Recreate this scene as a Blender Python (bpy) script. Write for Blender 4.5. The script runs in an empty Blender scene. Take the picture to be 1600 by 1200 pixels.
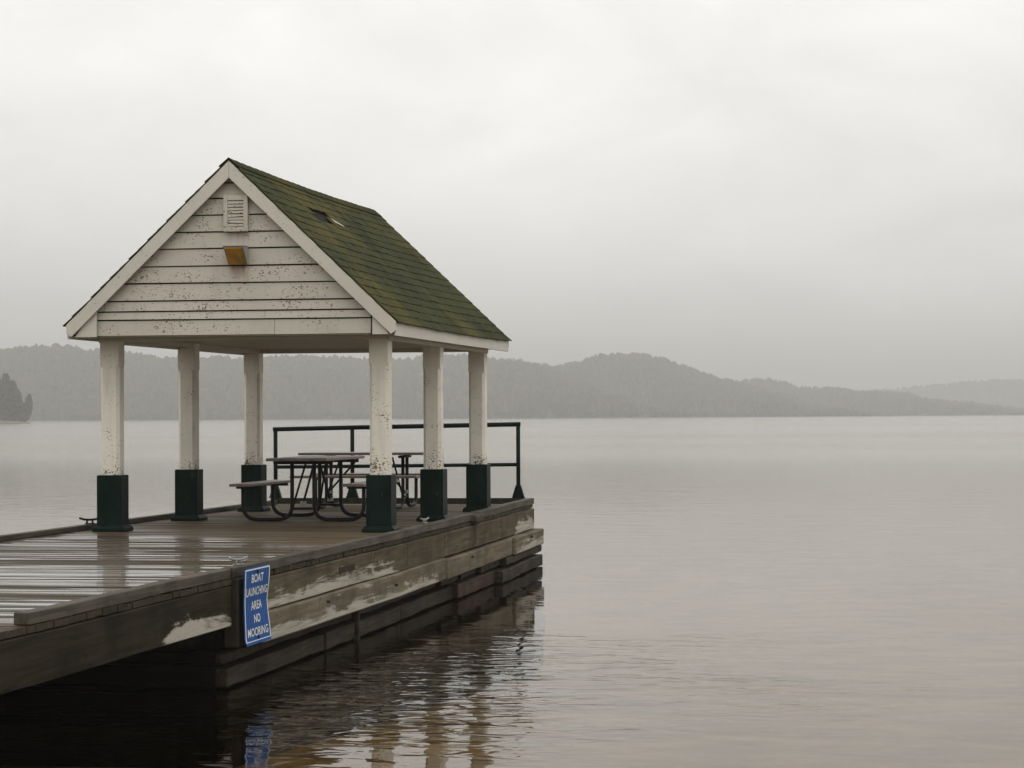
import bpy, bmesh, math, random
import numpy as np
from mathutils import Vector, Matrix, noise

rnd = random.Random(11)
sc = bpy.context.scene
col = sc.collection
R = math.radians

# ------------------------------------------------------------------ camera
CAM = np.array([8.3762, -25.0654, 1.1574]); YAW, PITCH, ROLL, FPX = -0.1677, 0.0124, -0.0048, 4000.68
def cam_axes():
    f = np.array([math.sin(YAW)*math.cos(PITCH), math.cos(YAW)*math.cos(PITCH), math.sin(PITCH)])
    r = np.array([math.cos(YAW), -math.sin(YAW), 0.0]); u = np.cross(r, f)
    return (math.cos(ROLL)*r+math.sin(ROLL)*u, -math.sin(ROLL)*r+math.cos(ROLL)*u, f)
cr, cu, cf = cam_axes()
cd = bpy.data.cameras.new('camera'); cam = bpy.data.objects.new('camera', cd); col.objects.link(cam)
cd.sensor_width = 36; cd.lens = FPX/1600*36; cd.clip_start = 0.1; cd.clip_end = 20000
cam.matrix_world = Matrix(((cr[0], cu[0], -cf[0], CAM[0]), (cr[1], cu[1], -cf[1], CAM[1]), (cr[2], cu[2], -cf[2], CAM[2]), (0, 0, 0, 1)))
sc.camera = cam

# ------------------------------------------------------------------ overcast sky, weak wide sun, exposure
SUN_EL, SUN_AZ = 58, 150          # azimuth clockwise from +y: behind the camera, to its right
world = bpy.data.worlds.new('World'); sc.world = world; world.use_nodes = True
def build_world():
    nt = world.node_tree; nt.nodes.clear(); N = nt.nodes.new; L = nt.links.new
    out = N('ShaderNodeOutputWorld'); bg = N('ShaderNodeBackground'); L(bg.outputs[0], out.inputs[0])
    sky = N('ShaderNodeTexSky'); sky.sky_type = 'NISHITA'; sky.sun_disc = False
    sky.sun_elevation = R(SUN_EL); sky.sun_rotation = R(SUN_AZ); sky.dust_density = 6; sky.air_density = 1
    tc = N('ShaderNodeTexCoord'); sep = N('ShaderNodeSeparateXYZ'); L(tc.outputs['Generated'], sep.inputs[0])
    def math_(op, a, b=None, clamp=False):
        m = N('ShaderNodeMath'); m.operation = op; m.use_clamp = clamp
        for i, v in enumerate((a, b)):
            if v is None: continue
            if isinstance(v, (int, float)): m.inputs[i].default_value = v
            else: L(v, m.inputs[i])
        return m.outputs[0]
    z = math_('MAXIMUM', sep.outputs[2], 0.0)
    # soft mottled cloud
    cmb = N('ShaderNodeMapping'); cmb.inputs['Scale'].default_value = (1, 1, 2.1); cmb.inputs['Rotation'].default_value = (.25, .35, 0); L(tc.outputs['Generated'], cmb.inputs[0])
    n1 = N('ShaderNodeTexNoise'); n1.inputs['Scale'].default_value = 9.0; n1.inputs['Detail'].default_value = 6; n1.inputs['Roughness'].default_value = 0.55
    n1.inputs['Distortion'].default_value = 0.5; L(cmb.outputs[0], n1.inputs['Vector'])
    n2 = N('ShaderNodeTexNoise'); n2.inputs['Scale'].default_value = 3.4; n2.inputs['Detail'].default_value = 3; L(cmb.outputs[0], n2.inputs['Vector'])
    c = math_('ADD', math_('MULTIPLY', math_('SUBTRACT', n1.outputs[0], 0.5), 0.36), math_('MULTIPLY', math_('SUBTRACT', n2.outputs[0], 0.5), 0.56))
    mod = math_('ADD', c, 1.0)
    # overcast: brighter towards the zenith
    ex = N('ShaderNodeMath'); ex.operation = 'EXPONENT'; L(math_('MULTIPLY', z, -3.6), ex.inputs[0])
    grad = math_('ADD', math_('MULTIPLY', math_('SUBTRACT', 1.0, ex.outputs[0]), 1.14), 0.645)
    lum = math_('MULTIPLY', grad, mod)
    colr = N('ShaderNodeMix'); colr.data_type = 'RGBA'; colr.blend_type = 'MULTIPLY'; colr.inputs[0].default_value = 1
    colr.inputs[6].default_value = (1.0, 0.99, 0.965, 1); L(lum, colr.inputs[7])
    sk = N('ShaderNodeMix'); sk.data_type = 'RGBA'; sk.blend_type = 'MULTIPLY'; sk.inputs[0].default_value = 1
    L(sky.outputs[0], sk.inputs[6]); sk.inputs[7].default_value = (0.08, 0.08, 0.08, 1)
    mix = N('ShaderNodeMix'); mix.data_type = 'RGBA'; mix.inputs[0].default_value = 0.94
    L(sk.outputs[2], mix.inputs[6]); L(colr.outputs[2], mix.inputs[7])
    L(mix.outputs[2], bg.inputs[0]); bg.inputs[1].default_value = 1.0
build_world()
sd = bpy.data.lights.new('sun', 'SUN'); sd.energy = 0.5; sd.angle = R(40); sd.color = (1, 0.97, 0.92)
sun = bpy.data.objects.new('sun', sd); col.objects.link(sun)
sv = Vector((math.sin(R(SUN_AZ))*math.cos(R(SUN_EL)), math.cos(R(SUN_AZ))*math.cos(R(SUN_EL)), math.sin(R(SUN_EL))))
sun.rotation_euler = sv.to_track_quat('Z', 'Y').to_euler()
vs = sc.view_settings; vs.view_transform = 'Standard'; vs.look = 'None'; vs.gamma = 1; vs.exposure = 0.0; vs.use_curve_mapping = False
sc.cycles.use_denoising = True; sc.cycles.volume_bounces = 2; sc.cycles.max_bounces = 10; sc.cycles.transparent_max_bounces = 16

# ------------------------------------------------------------------ material helpers
class NT:
    def __init__(s, name):
        s.m = bpy.data.materials.new(name); s.m.use_nodes = True; s.t = s.m.node_tree
        s.t.nodes.clear(); s.out = s.n('ShaderNodeOutputMaterial')
    def n(s, k): return s.t.nodes.new(k)
    def l(s, a, b): s.t.links.new(a, b)
    def put(s, v, sock):
        if isinstance(v, bpy.types.NodeSocket): s.l(v, sock)
        elif isinstance(v, tuple) and len(v) == 3 and sock.type == 'RGBA': sock.default_value = (*v, 1)
        else: sock.default_value = v
    def pos(s, scale=(1, 1, 1), off=(0, 0, 0)):
        g = s.n('ShaderNodeNewGeometry'); mp = s.n('ShaderNodeMapping'); s.l(g.outputs['Position'], mp.inputs[0])
        mp.inputs['Scale'].default_value = scale; mp.inputs['Location'].default_value = off; return mp.outputs[0]
    def xyz(s):
        g = s.n('ShaderNodeNewGeometry'); p = s.n('ShaderNodeSeparateXYZ'); s.l(g.outputs['Position'], p.inputs[0]); return p.outputs
    def noise(s, vec, scale=1, detail=4, rough=.5, dist=0):
        t = s.n('ShaderNodeTexNoise'); s.put(vec, t.inputs['Vector']); t.inputs['Scale'].default_value = scale
        t.inputs['Detail'].default_value = detail; t.inputs['Roughness'].default_value = rough; t.inputs['Distortion'].default_value = dist
        return t.outputs[0]
    def m_(s, op, a, b=0.0, c=None, clamp=False):
        m = s.n('ShaderNodeMath'); m.operation = op; m.use_clamp = clamp
        s.put(a, m.inputs[0]); s.put(b, m.inputs[1])
        if c is not None: s.put(c, m.inputs[2])
        return m.outputs[0]
    def ramp(s, v, lo, hi):          # smooth 0..1 between lo and hi
        m = s.n('ShaderNodeMapRange'); m.interpolation_type = 'SMOOTHSTEP'
        s.put(v, m.inputs[0]); s.put(lo, m.inputs[1]); s.put(hi, m.inputs[2]); return m.outputs[0]
    def mix(s, f, a, b):
        m = s.n('ShaderNodeMix'); m.data_type = 'RGBA'; s.put(f, m.inputs[0]); s.put(a, m.inputs[6]); s.put(b, m.inputs[7]); return m.outputs[2]
    def objrand(s):
        return s.n('ShaderNodeObjectInfo').outputs['Random']
    def bump(s, h, strength=.5, dist=.01, normal=None):
        b = s.n('ShaderNodeBump'); b.inputs['Strength'].default_value = strength; b.inputs['Distance'].default_value = dist
        s.put(h, b.inputs['Height'])
        if normal is not None: s.l(normal, b.inputs['Normal'])
        return b.outputs[0]
    def pbr(s, colr, rough=.6, normal=None, metal=0.0, spec=.5):
        p = s.n('ShaderNodeBsdfPrincipled'); s.put(colr, p.inputs['Base Color']); s.put(rough, p.inputs['Roughness'])
        s.put(metal, p.inputs['Metallic']); s.put(spec, p.inputs['Specular IOR Level'])
        if normal is not None: s.l(normal, p.inputs['Normal'])
        s.l(p.outputs[0], s.out.inputs[0]); return s.m

def white_paint(name, chip=.62, base=None, edge_low=False, body=(.60, .565, .50), dirt=1.0, stain=False):
    t = NT(name); rv = t.objrand()
    big = t.noise(t.pos((1.3, 1.3, 1.3)), 1.2, 5, .6)
    c = t.mix(t.ramp(big, .35, .75), body, tuple(v*.86 for v in body))
    c = t.mix(t.m_('MULTIPLY', rv, .22), c, tuple(v*.82 for v in (body[0], body[1]*.97, body[2]*.9)))
    # vertical grime runs
    run = t.noise(t.pos((9, 9, .9)), 1.5, 4, .65)
    c = t.mix(t.m_('MULTIPLY', t.ramp(run, .52, .78), .30*dirt), c, (.30, .255, .19))
    if stain:                                 # rust and dirt washed down from the lamp and the vent
        X_, Y_, Z_ = t.xyz()
        for x0, x1, zt_, zb_, am in ((1.38, 1.585, 2.69, 2.42, .75), (1.34, 1.58, 3.0, 2.80, .35)):
            wx = t.m_('MULTIPLY', t.ramp(X_, x0-.03, x0+.03), t.m_('SUBTRACT', 1, t.ramp(X_, x1-.03, x1+.03)))
            wz = t.m_('MULTIPLY', t.ramp(Z_, zb_, zt_), t.m_('LESS_THAN', Z_, zt_))
            c = t.mix(t.m_('MULTIPLY', t.m_('MULTIPLY', wx, wz), t.m_('MULTIPLY', t.ramp(t.noise(t.pos((26, 26, 2.5)), 1, 4, .6), .3, .65), am)), c, (.16, .085, .04))
    # chips, blister shaped
    n1 = t.noise(t.pos((27, 27, 42)), 1.6, 4, .6, .3); n2 = t.noise(t.pos((2.6, 2.6, 5.), (3, 1, 7)), 1, 4, .6)
    v = t.m_('ADD', n1, t.m_('MULTIPLY', t.m_('SUBTRACT', n2, .5), .42))
    if base is not None:                      # heavy flaking just above the plinth
        z = t.xyz()[2]
        v = t.m_('ADD', v, t.m_('MULTIPLY', t.m_('SUBTRACT', 1, t.ramp(z, base, base+.28)), .13))
        vx = t.noise(t.pos((30, 30, 4)), 1, 4, .6)
        v = t.m_('ADD', v, t.m_('MULTIPLY', t.m_('SUBTRACT', vx, .5), .2))
    mask = t.ramp(v, chip, chip+.03)
    halo = t.ramp(v, chip-.07, chip)
    c = t.mix(t.m_('MULTIPLY', halo, .35), c, (.36, .27, .20))
    c = t.mix(mask, c, t.mix(t.noise(t.pos((8, 8, 8)), 2, 2), (.035, .03, .025), (.12, .085, .06)))
    h = t.m_('SUBTRACT', t.m_('MULTIPLY', t.noise(t.pos((20, 20, 20)), 1, 5, .7), .25), mask)
    return t.pbr(c, .6, t.bump(h, .5, .004), spec=.2)

def weathered(name, a, b, axis=1, paint=None, rough=.75, wet=False, grain=1.0):
    """old timber; paint=(zlo, zhi, amount) leaves white remnants, thicker towards zlo"""
    t = NT(name); rv = t.objrand()
    st = [22., 22., 22.]; st[axis] = .9
    off = t.n('ShaderNodeCombineXYZ'); t.l(t.m_('MULTIPLY', rv, 37.), off.inputs[0]); t.l(t.m_('MULTIPLY', rv, 11.), off.inputs[2])
    va = t.n('ShaderNodeVectorMath'); va.operation = 'ADD'; t.l(t.pos(tuple(st)), va.inputs[0]); t.l(off.outputs[0], va.inputs[1])
    g = t.noise(va.outputs[0], 1.0, 6, .65, .6)
    bl = t.noise(t.pos((1.1, 1.1, 1.1)), 1.6, 5, .6)
    c = t.mix(t.ramp(g, .3, .72), a, b)
    c = t.mix(t.m_('MULTIPLY', t.ramp(bl, .42, .68), .6), c, tuple(v*.45 for v in a))
    c = t.mix(t.m_('MULTIPLY', rv, .35), c, tuple(v*.6 for v in b))
    # knots and dark damp stains running down
    kn = t.noise(t.pos((2.4, 2.4, 5)), 1.5, 3, .5, 1.2)
    c = t.mix(t.m_('MULTIPLY', t.ramp(kn, .64, .72), .55), c, tuple(v*.35 for v in a))
    if paint:
        X_, Y_, z = t.xyz()
        grad = t.m_('SUBTRACT', 1, t.m_('DIVIDE', t.m_('SUBTRACT', z, paint[0]), paint[1]-paint[0]))
        win = 0.0
        for y0, y1 in paint[2]:
            w_ = t.m_('MULTIPLY', t.ramp(Y_, y0-.25, y0+.25), t.m_('SUBTRACT', 1, t.ramp(Y_, y1-.7, y1+.7))); win = t.m_('MAXIMUM', w_, win)
        sw = t.noise(t.pos((.8, .8, 2.0), (2, 5, 1)), 1.3, 5, .62, 1.5)
        fine = t.noise(va.outputs[0], .5, 5, .7, 1.2)
        v = t.m_('ADD', t.m_('ADD', grad, t.m_('MULTIPLY', t.m_('SUBTRACT', sw, .5), 1.6)), t.m_('MULTIPLY', t.m_('SUBTRACT', fine, .5), 1.7))
        v = t.m_('SUBTRACT', v, t.m_('MULTIPLY', t.m_('SUBTRACT', 1, win), .75))
        pm = t.ramp(v, .46, .80)
        c = t.mix(t.m_('MULTIPLY', pm, .88), c, t.mix(t.ramp(fine, .35, .65), (.22, .20, .165), (.36, .34, .29)))
    h = t.m_('ADD', t.m_('MULTIPLY', g, .8), t.m_('MULTIPLY', kn, .3))
    return t.pbr(c, rough, t.bump(h, .7*grain, .008), spec=.02)

def deck_mat():
    t = NT('wet_deck_wood'); rv = t.objrand()
    off = t.n('ShaderNodeCombineXYZ'); t.l(t.m_('MULTIPLY', rv, 61.), off.inputs[0])
    va = t.n('ShaderNodeVectorMath'); va.operation = 'ADD'; t.l(t.pos((.8, 26, 26)), va.inputs[0]); t.l(off.outputs[0], va.inputs[1])
    g = t.noise(va.outputs[0], 1, 6, .65, .5)
    c = t.mix(t.ramp(g, .3, .7), (.022, .016, .009), (.056, .042, .024))
    c = t.mix(t.m_('MULTIPLY', rv, .5), c, (.034, .028, .018))
    x, y, z = t.xyz()
    edge = t.m_('ADD', t.m_('ADD', y, t.m_('MULTIPLY', t.m_('SUBTRACT', x, 1.4), .9)), t.m_('MULTIPLY', t.m_('SUBTRACT', t.noise(t.pos((.5, .5, 1)), 1, 3), .5), 2.2))
    dry = t.ramp(edge, -2.4, .2)                     # sheltered from the rain by the roof
    c = t.mix(dry, c, t.mix(t.m_('MULTIPLY', rv, .75), t.mix(t.ramp(g, .3, .7), (.055, .040, .023), (.115, .085, .050)), (.030, .022, .013)))
    pud = t.noise(t.pos((.4, 11., 1)), 1.0, 4, .55)
    pudr = t.m_('ADD', pud, t.m_('MULTIPLY', t.m_('SUBTRACT', rv, .5), .34))
    wm = t.ramp(pudr, .48, .57); wetr = t.m_('SUBTRACT', .60, t.m_('MULTIPLY', wm, .57))
    rough = t.m_('ADD', t.m_('MULTIPLY', wetr, t.m_('SUBTRACT', 1, dry)), t.m_('MULTIPLY', dry, .62))
    h = t.m_('MULTIPLY', g, t.m_('ADD', t.m_('MULTIPLY', dry, .8), .20))
    return t.pbr(c, rough, t.bump(h, .35, .003), spec=t.m_('ADD', t.m_('MULTIPLY', t.m_('MULTIPLY', wm, t.m_('SUBTRACT', 1, dry)), .5), .05))

def green_paint():
    t = NT('dark_green_paint')
    n = t.noise(t.pos((3, 3, 2)), 2, 5, .6)
    c = t.mix(t.ramp(n, .35, .7), (.0012, .0062, .0045), (.0035, .0125, .010))
    sc_ = t.noise(t.pos((40, 40, 9)), 1, 4, .6)
    c = t.mix(t.m_('MULTIPLY', t.ramp(sc_, .66, .74), .5), c, (.10, .11, .10))
    return t.pbr(c, .5, t.bump(n, .2, .004), spec=.05)

def plain(name, c, rough=.5, metal=0., var=.25, scale=8, spec=.5):
    t = NT(name); n = t.noise(t.pos(), scale, 5, .6)
    cc = t.mix(t.ramp(n, .3, .75), c, tuple(v*(1-var) for v in c))
    return t.pbr(cc, rough, t.bump(n, .2, .002), metal, spec)

def shingle_mat():
    t = NT('mossy_shingle'); rv = t.objrand()
    gr = t.noise(t.pos((60, 60, 60)), 1, 3, .7)
    c = t.mix(t.ramp(gr, .3, .7), (.022, .025, .0095), (.048, .050, .019))
    c = t.mix(t.m_('MULTIPLY', rv, .55), c, (.022, .025, .010))
    ms = t.noise(t.pos((.8, .55, .9), (1.3, .2, 0)), 1.3, 5, .6, .3)
    c = t.mix(t.m_('MULTIPLY', t.ramp(ms, .45, .66), .75), c, t.mix(gr, (.052, .049, .0145), (.080, .064, .017)))
    dk = t.noise(t.pos((1.2, 1.2, 1.2), (8, 2, 5)), 1.4, 4, .6)
    c = t.mix(t.m_('MULTIPLY', t.ramp(dk, .48, .68), .7), c, (.016, .019, .008))
    return t.pbr(c, .8, t.bump(gr, .5, .004), spec=.02)

def water_mat():
    t = NT('lake_water')
    x, y, z = t.xyz()
    far = t.ramp(y, 6., 110.)
    streak = t.ramp(t.noise(t.pos((.0035, .016, 1)), 1, 4, .55), .38, .62)
    streak2 = t.ramp(t.noise(t.pos((.02, .09, 1), (4, 2, 0)), 1, 3, .5), .35, .65)
    # small ripples round the dock
    r1 = t.noise(t.pos((2.7, 4.0, 1)), 1, 1.5, .5, .9)
    r2 = t.noise(t.pos((.55, 1.1, 1)), 1, 2, .5, .4)
    dx = t.m_('SUBTRACT', x, 4.6); dy = t.m_('MULTIPLY', t.m_('ADD', y, 6.5), .8)
    rr = t.m_('SQRT', t.m_('ADD', t.m_('MULTIPLY', dx, dx), t.m_('MULTIPLY', dy, dy)))
    pn = t.noise(t.pos((.5, .5, 1), (.4, .9, 0)), 1, 3, .5)
    patch = t.m_('SUBTRACT', 1, t.ramp(t.m_('ADD', rr, t.m_('MULTIPLY', t.m_('SUBTRACT', pn, .5), 7.)), .8, 4.6))
    h = t.m_('ADD', t.m_('MULTIPLY', t.m_('MULTIPLY', r1, t.m_('ADD', t.m_('MULTIPLY', patch, .85), .06)), .020), t.m_('MULTIPLY', r2, .0045))
    r3 = t.noise(t.pos((.9, 1.8, 1)), 1, 3, .55)
    amp = t.m_('MULTIPLY', far, t.m_('ADD', t.m_('MULTIPLY', streak, .036), .028))
    h = t.m_('ADD', h, t.m_('MULTIPLY', r3, amp))
    h = t.m_('ADD', h, t.m_('MULTIPLY', t.m_('MULTIPLY', r3, streak2), .002))
    nb = t.bump(h, 1.0, 1.0)
    fr = t.n('ShaderNodeFresnel'); fr.inputs[0].default_value = 1.333; t.l(nb, fr.inputs['Normal'])
    gl = t.n('ShaderNodeBsdfGlossy'); gl.inputs['Color'].default_value = (.965, .96, .945, 1); t.l(nb, gl.inputs['Normal'])
    t.put(t.m_('ADD', t.m_('MULTIPLY', far, .10), .0), gl.inputs['Roughness'])
    tr = t.n('ShaderNodeBsdfTransparent'); tr.inputs[0].default_value = (.62, .52, .32, 1)
    mx = t.n('ShaderNodeMixShader'); t.l(t.m_('POWER', fr.outputs[0], 1.30), mx.inputs[0]); t.l(tr.outputs[0], mx.inputs[1]); t.l(gl.outputs[0], mx.inputs[2])
    t.l(mx.outputs[0], t.out.inputs[0]); return t.m

def bed_mat():
    t = NT('lake_bed_sand')
    n = t.noise(t.pos((.6, .6, .6)), 1.2, 6, .6, .5); p = t.noise(t.pos((5, 5, 5)), 1.5, 4, .6)
    c = t.mix(t.ramp(n, .35, .65), (.30, .232, .115), (.14, .10, .046))
    c = t.mix(t.m_('MULTIPLY', t.ramp(p, .5, .7), .5), c, (.34, .28, .17))
    return t.pbr(c, .9, t.bump(p, .6, .03), spec=.05)

def forest_mat(name, a, b):
    t = NT(name); n = t.noise(t.pos((.03, .03, .03)), 1, 5, .7)
    c = t.mix(t.ramp(n, .35, .65), a, b); return t.pbr(c, .9, spec=.1)

M = dict(
    siding=white_paint('white_siding_paint', .642, stain=True, body=(.43, .405, .35)), trim=white_paint('white_trim_paint', .69, body=(.50, .478, .42), dirt=.6),
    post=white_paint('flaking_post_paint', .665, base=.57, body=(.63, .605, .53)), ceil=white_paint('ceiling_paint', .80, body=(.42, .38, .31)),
    green=green_paint(), deck=deck_mat(),
    curb=weathered('curb_timber', (.045, .039, .029), (.095, .084, .066), 1, rough=.55),
    fascia=weathered('fascia_timber', (.014, .012, .0075), (.034, .029, .019), 1, paint=(-.335, -.10, ((-8.9, -7.2),))),
    upper=weathered('upper_face_timber', (.050, .040, .025), (.108, .088, .058), 1, paint=(-.31, -.05, ((-7.2, -1.6), (6.2, 9)))),
    lower=weathered('lower_face_timber', (.088, .072, .049), (.165, .14, .10), 1, paint=(-.525, -.27, ((-7.2, .3), (5.6, 9)))),
    post_dark=weathered('dark_post_timber', (.018, .015, .011), (.045, .038, .029), 2),
    crib=weathered('crib_timber', (.013, .010, .0075), (.046, .036, .025), 1, rough=.6, grain=1.6),
    crib_shaded=weathered('shaded_crib_timber', (.004, .0034, .0026), (.013, .011, .008), 0, rough=.6, grain=1.6),  # darker copy of the crib timber: shade under the deck put into the colour
    crib_red=weathered('split_crib_timber', (.015, .011, .008), (.066, .042, .031), 1, rough=.65, grain=1.8),
    joist=weathered('joist_timber', (.03, .025, .018), (.06, .05, .035), 0),
    shingle=shingle_mat(), felt=plain('dark_roof_felt', (.018, .018, .015), .9, spec=.03), torn=plain('torn_shingle_back', (.34, .30, .28), .7),
    steel=plain('black_steel_tube', (.006, .006, .006), .5, spec=.12), galv=plain('galvanised_steel', (.22, .22, .21), .5, .4),
    table=plain('worn_table_plank', (.17, .13, .095), .45, var=.45, scale=14), housing=plain('lamp_housing', (.34, .34, .31), .5),
    blue=plain('sign_blue', (.008, .064, .225), .6, var=.25, scale=18, spec=.05), lettering=plain('sign_white', (.52, .53, .53), .5, var=.12, scale=30),
    water=water_mat(), bed=bed_mat(), ground=plain('shore_ground', (.11, .085, .055), .9, var=.5, scale=2),
    hill=forest_mat('hill_ground', (.022, .028, .014), (.035, .038, .02)), forest=forest_mat('forest_crowns', (.026, .034, .016), (.046, .050, .024)),
    bark=plain('bark', (.05, .04, .03), .9), needle=forest_mat('needles', (.016, .028, .012), (.035, .05, .022)), dark=plain('dark_slot', (.02, .018, .016), .9))
def lens_mat():
    t = NT('amber_lens'); n = t.noise(t.pos((9, 9, 6)), 1, 4, .6, .6)
    return t.pbr(t.mix(t.ramp(n, .35, .65), (.15, .13, .022), (.42, .20, .018)), .28, spec=.6)
M['lens'] = lens_mat()

# ------------------------------------------------------------------ object helpers
ORG = {}
def worg(o):
    return ORG.get(o.name, Vector((0, 0, 0)))
def tag(o, label=None, cat=None, group=None, kind=None):
    for k, v in (('label', label), ('category', cat), ('group', group), ('kind', kind)):
        if v: o[k] = v
    return o
def thing(name, loc, label, cat, group=None):
    o = bpy.data.objects.new(name, None); o.empty_display_size = .2; col.objects.link(o); o.location = loc; ORG[o.name] = Vector(loc)
    return tag(o, label, cat, group)
def link(name, me, mat, parent=None, wloc=(0, 0, 0), rot=None):
    o = bpy.data.objects.new(name, me); col.objects.link(o)
    if mat and not me.materials: me.materials.append(mat)
    wl = Vector(wloc); ORG[o.name] = wl
    if parent: o.parent = parent; o.location = wl - worg(parent)
    else: o.location = wl
    if rot: o.rotation_euler = rot
    return o
def geo(name, V, F, mat, parent=None, smooth=False, bevel=0.0):
    """mesh from world-space vertices; its origin goes to the centre of its box"""
    A = np.array(V, float); c = (A.min(0)+A.max(0))/2
    me = bpy.data.meshes.new(name); me.from_pydata((A-c).tolist(), [], F)
    if bevel:
        bm = bmesh.new(); bm.from_mesh(me); bmesh.ops.recalc_face_normals(bm, faces=bm.faces)
        bmesh.ops.bevel(bm, geom=list(bm.edges), offset=bevel, segments=1, affect='EDGES', clamp_overlap=True); bm.to_mesh(me); bm.free()
    else:
        bm = bmesh.new(); bm.from_mesh(me); bmesh.ops.recalc_face_normals(bm, faces=bm.faces); bm.to_mesh(me); bm.free()
    if smooth: me.polygons.foreach_set('use_smooth', [True]*len(me.polygons))
    return link(name, me, mat, parent, c)
BF = [(0, 1, 2, 3), (7, 6, 5, 4), (0, 4, 5, 1), (1, 5, 6, 2), (2, 6, 7, 3), (3, 7, 4, 0)]
def box(name, x0, x1, y0, y1, z0, z1, mat, parent=None, bevel=.004):
    V = [(x0, y0, z0), (x1, y0, z0), (x1, y1, z0), (x0, y1, z0), (x0, y0, z1), (x1, y0, z1), (x1, y1, z1), (x0, y1, z1)]
    return geo(name, V, BF, mat, parent, bevel=bevel)
def prism(name, poly, axis, a, b, mat, parent=None, bevel=.003):
    """poly of 2-D points swept along axis ('x': points are (y,z); 'y': (x,z); 'z': (x,y))"""
    def P(p, t): return {'x': (t, p[0], p[1]), 'y': (p[0], t, p[1]), 'z': (p[0], p[1], t)}[axis]
    n = len(poly); V = [P(p, a) for p in poly]+[P(p, b) for p in poly]
    F = [tuple(range(n)), tuple(range(2*n-1, n-1, -1))]+[(i, (i+1) % n, n+(i+1) % n, n+i) for i in range(n)]
    return geo(name, V, F, mat, parent, bevel=bevel)
def tube_geo(pts, r, sides=10, closed=False):
    P = [Vector(p) for p in pts]; V = []; F = []; up = None
    n = len(P)
    for i, p in enumerate(P):
        a = P[i-1] if i else P[0]; b = P[i+1] if i < n-1 else P[-1]
        t = (b-a).normalized()
        if up is None: up = t.orthogonal().normalized()
        else: up = (up-t*up.dot(t)).normalized()
        s = t.cross(up)
        for k in range(sides):
            an = 2*math.pi*k/sides; V.append(tuple(p+(up*math.cos(an)+s*math.sin(an))*r))
    for i in range(n-1):
        for k in range(sides):
            F.append((i*sides+k, i*sides+(k+1) % sides, (i+1)*sides+(k+1) % sides, (i+1)*sides+k))
    F += [tuple(range(sides-1, -1, -1)), tuple((n-1)*sides+k for k in range(sides))]
    return V, F
def tube(name, pts, r, mat, parent=None, sides=10):
    V, F = tube_geo(pts, r, sides); return geo(name, V, F, mat, parent, smooth=True)
def rounded(pts, rad, n=6):
    """polyline with its corners rounded"""
    P = [Vector(p) for p in pts]; out = [P[0]]
    for i in range(1, len(P)-1):
        a = (P[i-1]-P[i]).normalized(); b = (P[i+1]-P[i]).normalized()
        A = P[i]+a*rad; B = P[i]+b*rad
        for k in range(n+1):
            t = k/n; out.append(A*(1-t)**2+P[i]*2*t*(1-t)+B*t*t)
    out.append(P[-1]); return out

# ------------------------------------------------------------------ ground, water
WZ = -0.81
def bed_z(x, y):
    d = min(max((y+17.5)*.055, -1.2), 3.0)
    z = WZ-d
    if y < -17.5: z = WZ+min((-17.5-y)*.09, .42)
    return z+.03*noise.noise(Vector((x*.5, y*.5, 0))) if y > -60 else z
def terrain():
    xs = [-5600, -2000, -600, -150, -60]+[-30+2.*i for i in range(36)]+[60, 150, 600, 2000, 5600]
    ys = [-5600, -1500, -300, -80, -45]+[-35+1.6*i for i in range(40)]+[45, 90, 300, 1200, 5600]
    V = [(x, y, bed_z(x, y)) for y in ys for x in xs]; w = len(xs)
    F = [(j*w+i, j*w+i+1, (j+1)*w+i+1, (j+1)*w+i) for j in range(len(ys)-1) for i in range(w-1)]
    o = geo('lake_bed', V, F, M['bed'], smooth=True); tag(o, kind='structure'); o['label'] = 'brown sandy lake bed rising to the shore'
terrain()
w = geo('lake_water', [(-5500, -30, WZ), (5500, -30, WZ), (5500, 5500, WZ), (-5500, 5500, WZ)], [(0, 1, 2, 3)], M['water'])
tag(w, 'calm grey lake water with small ripples', kind='structure')

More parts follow.
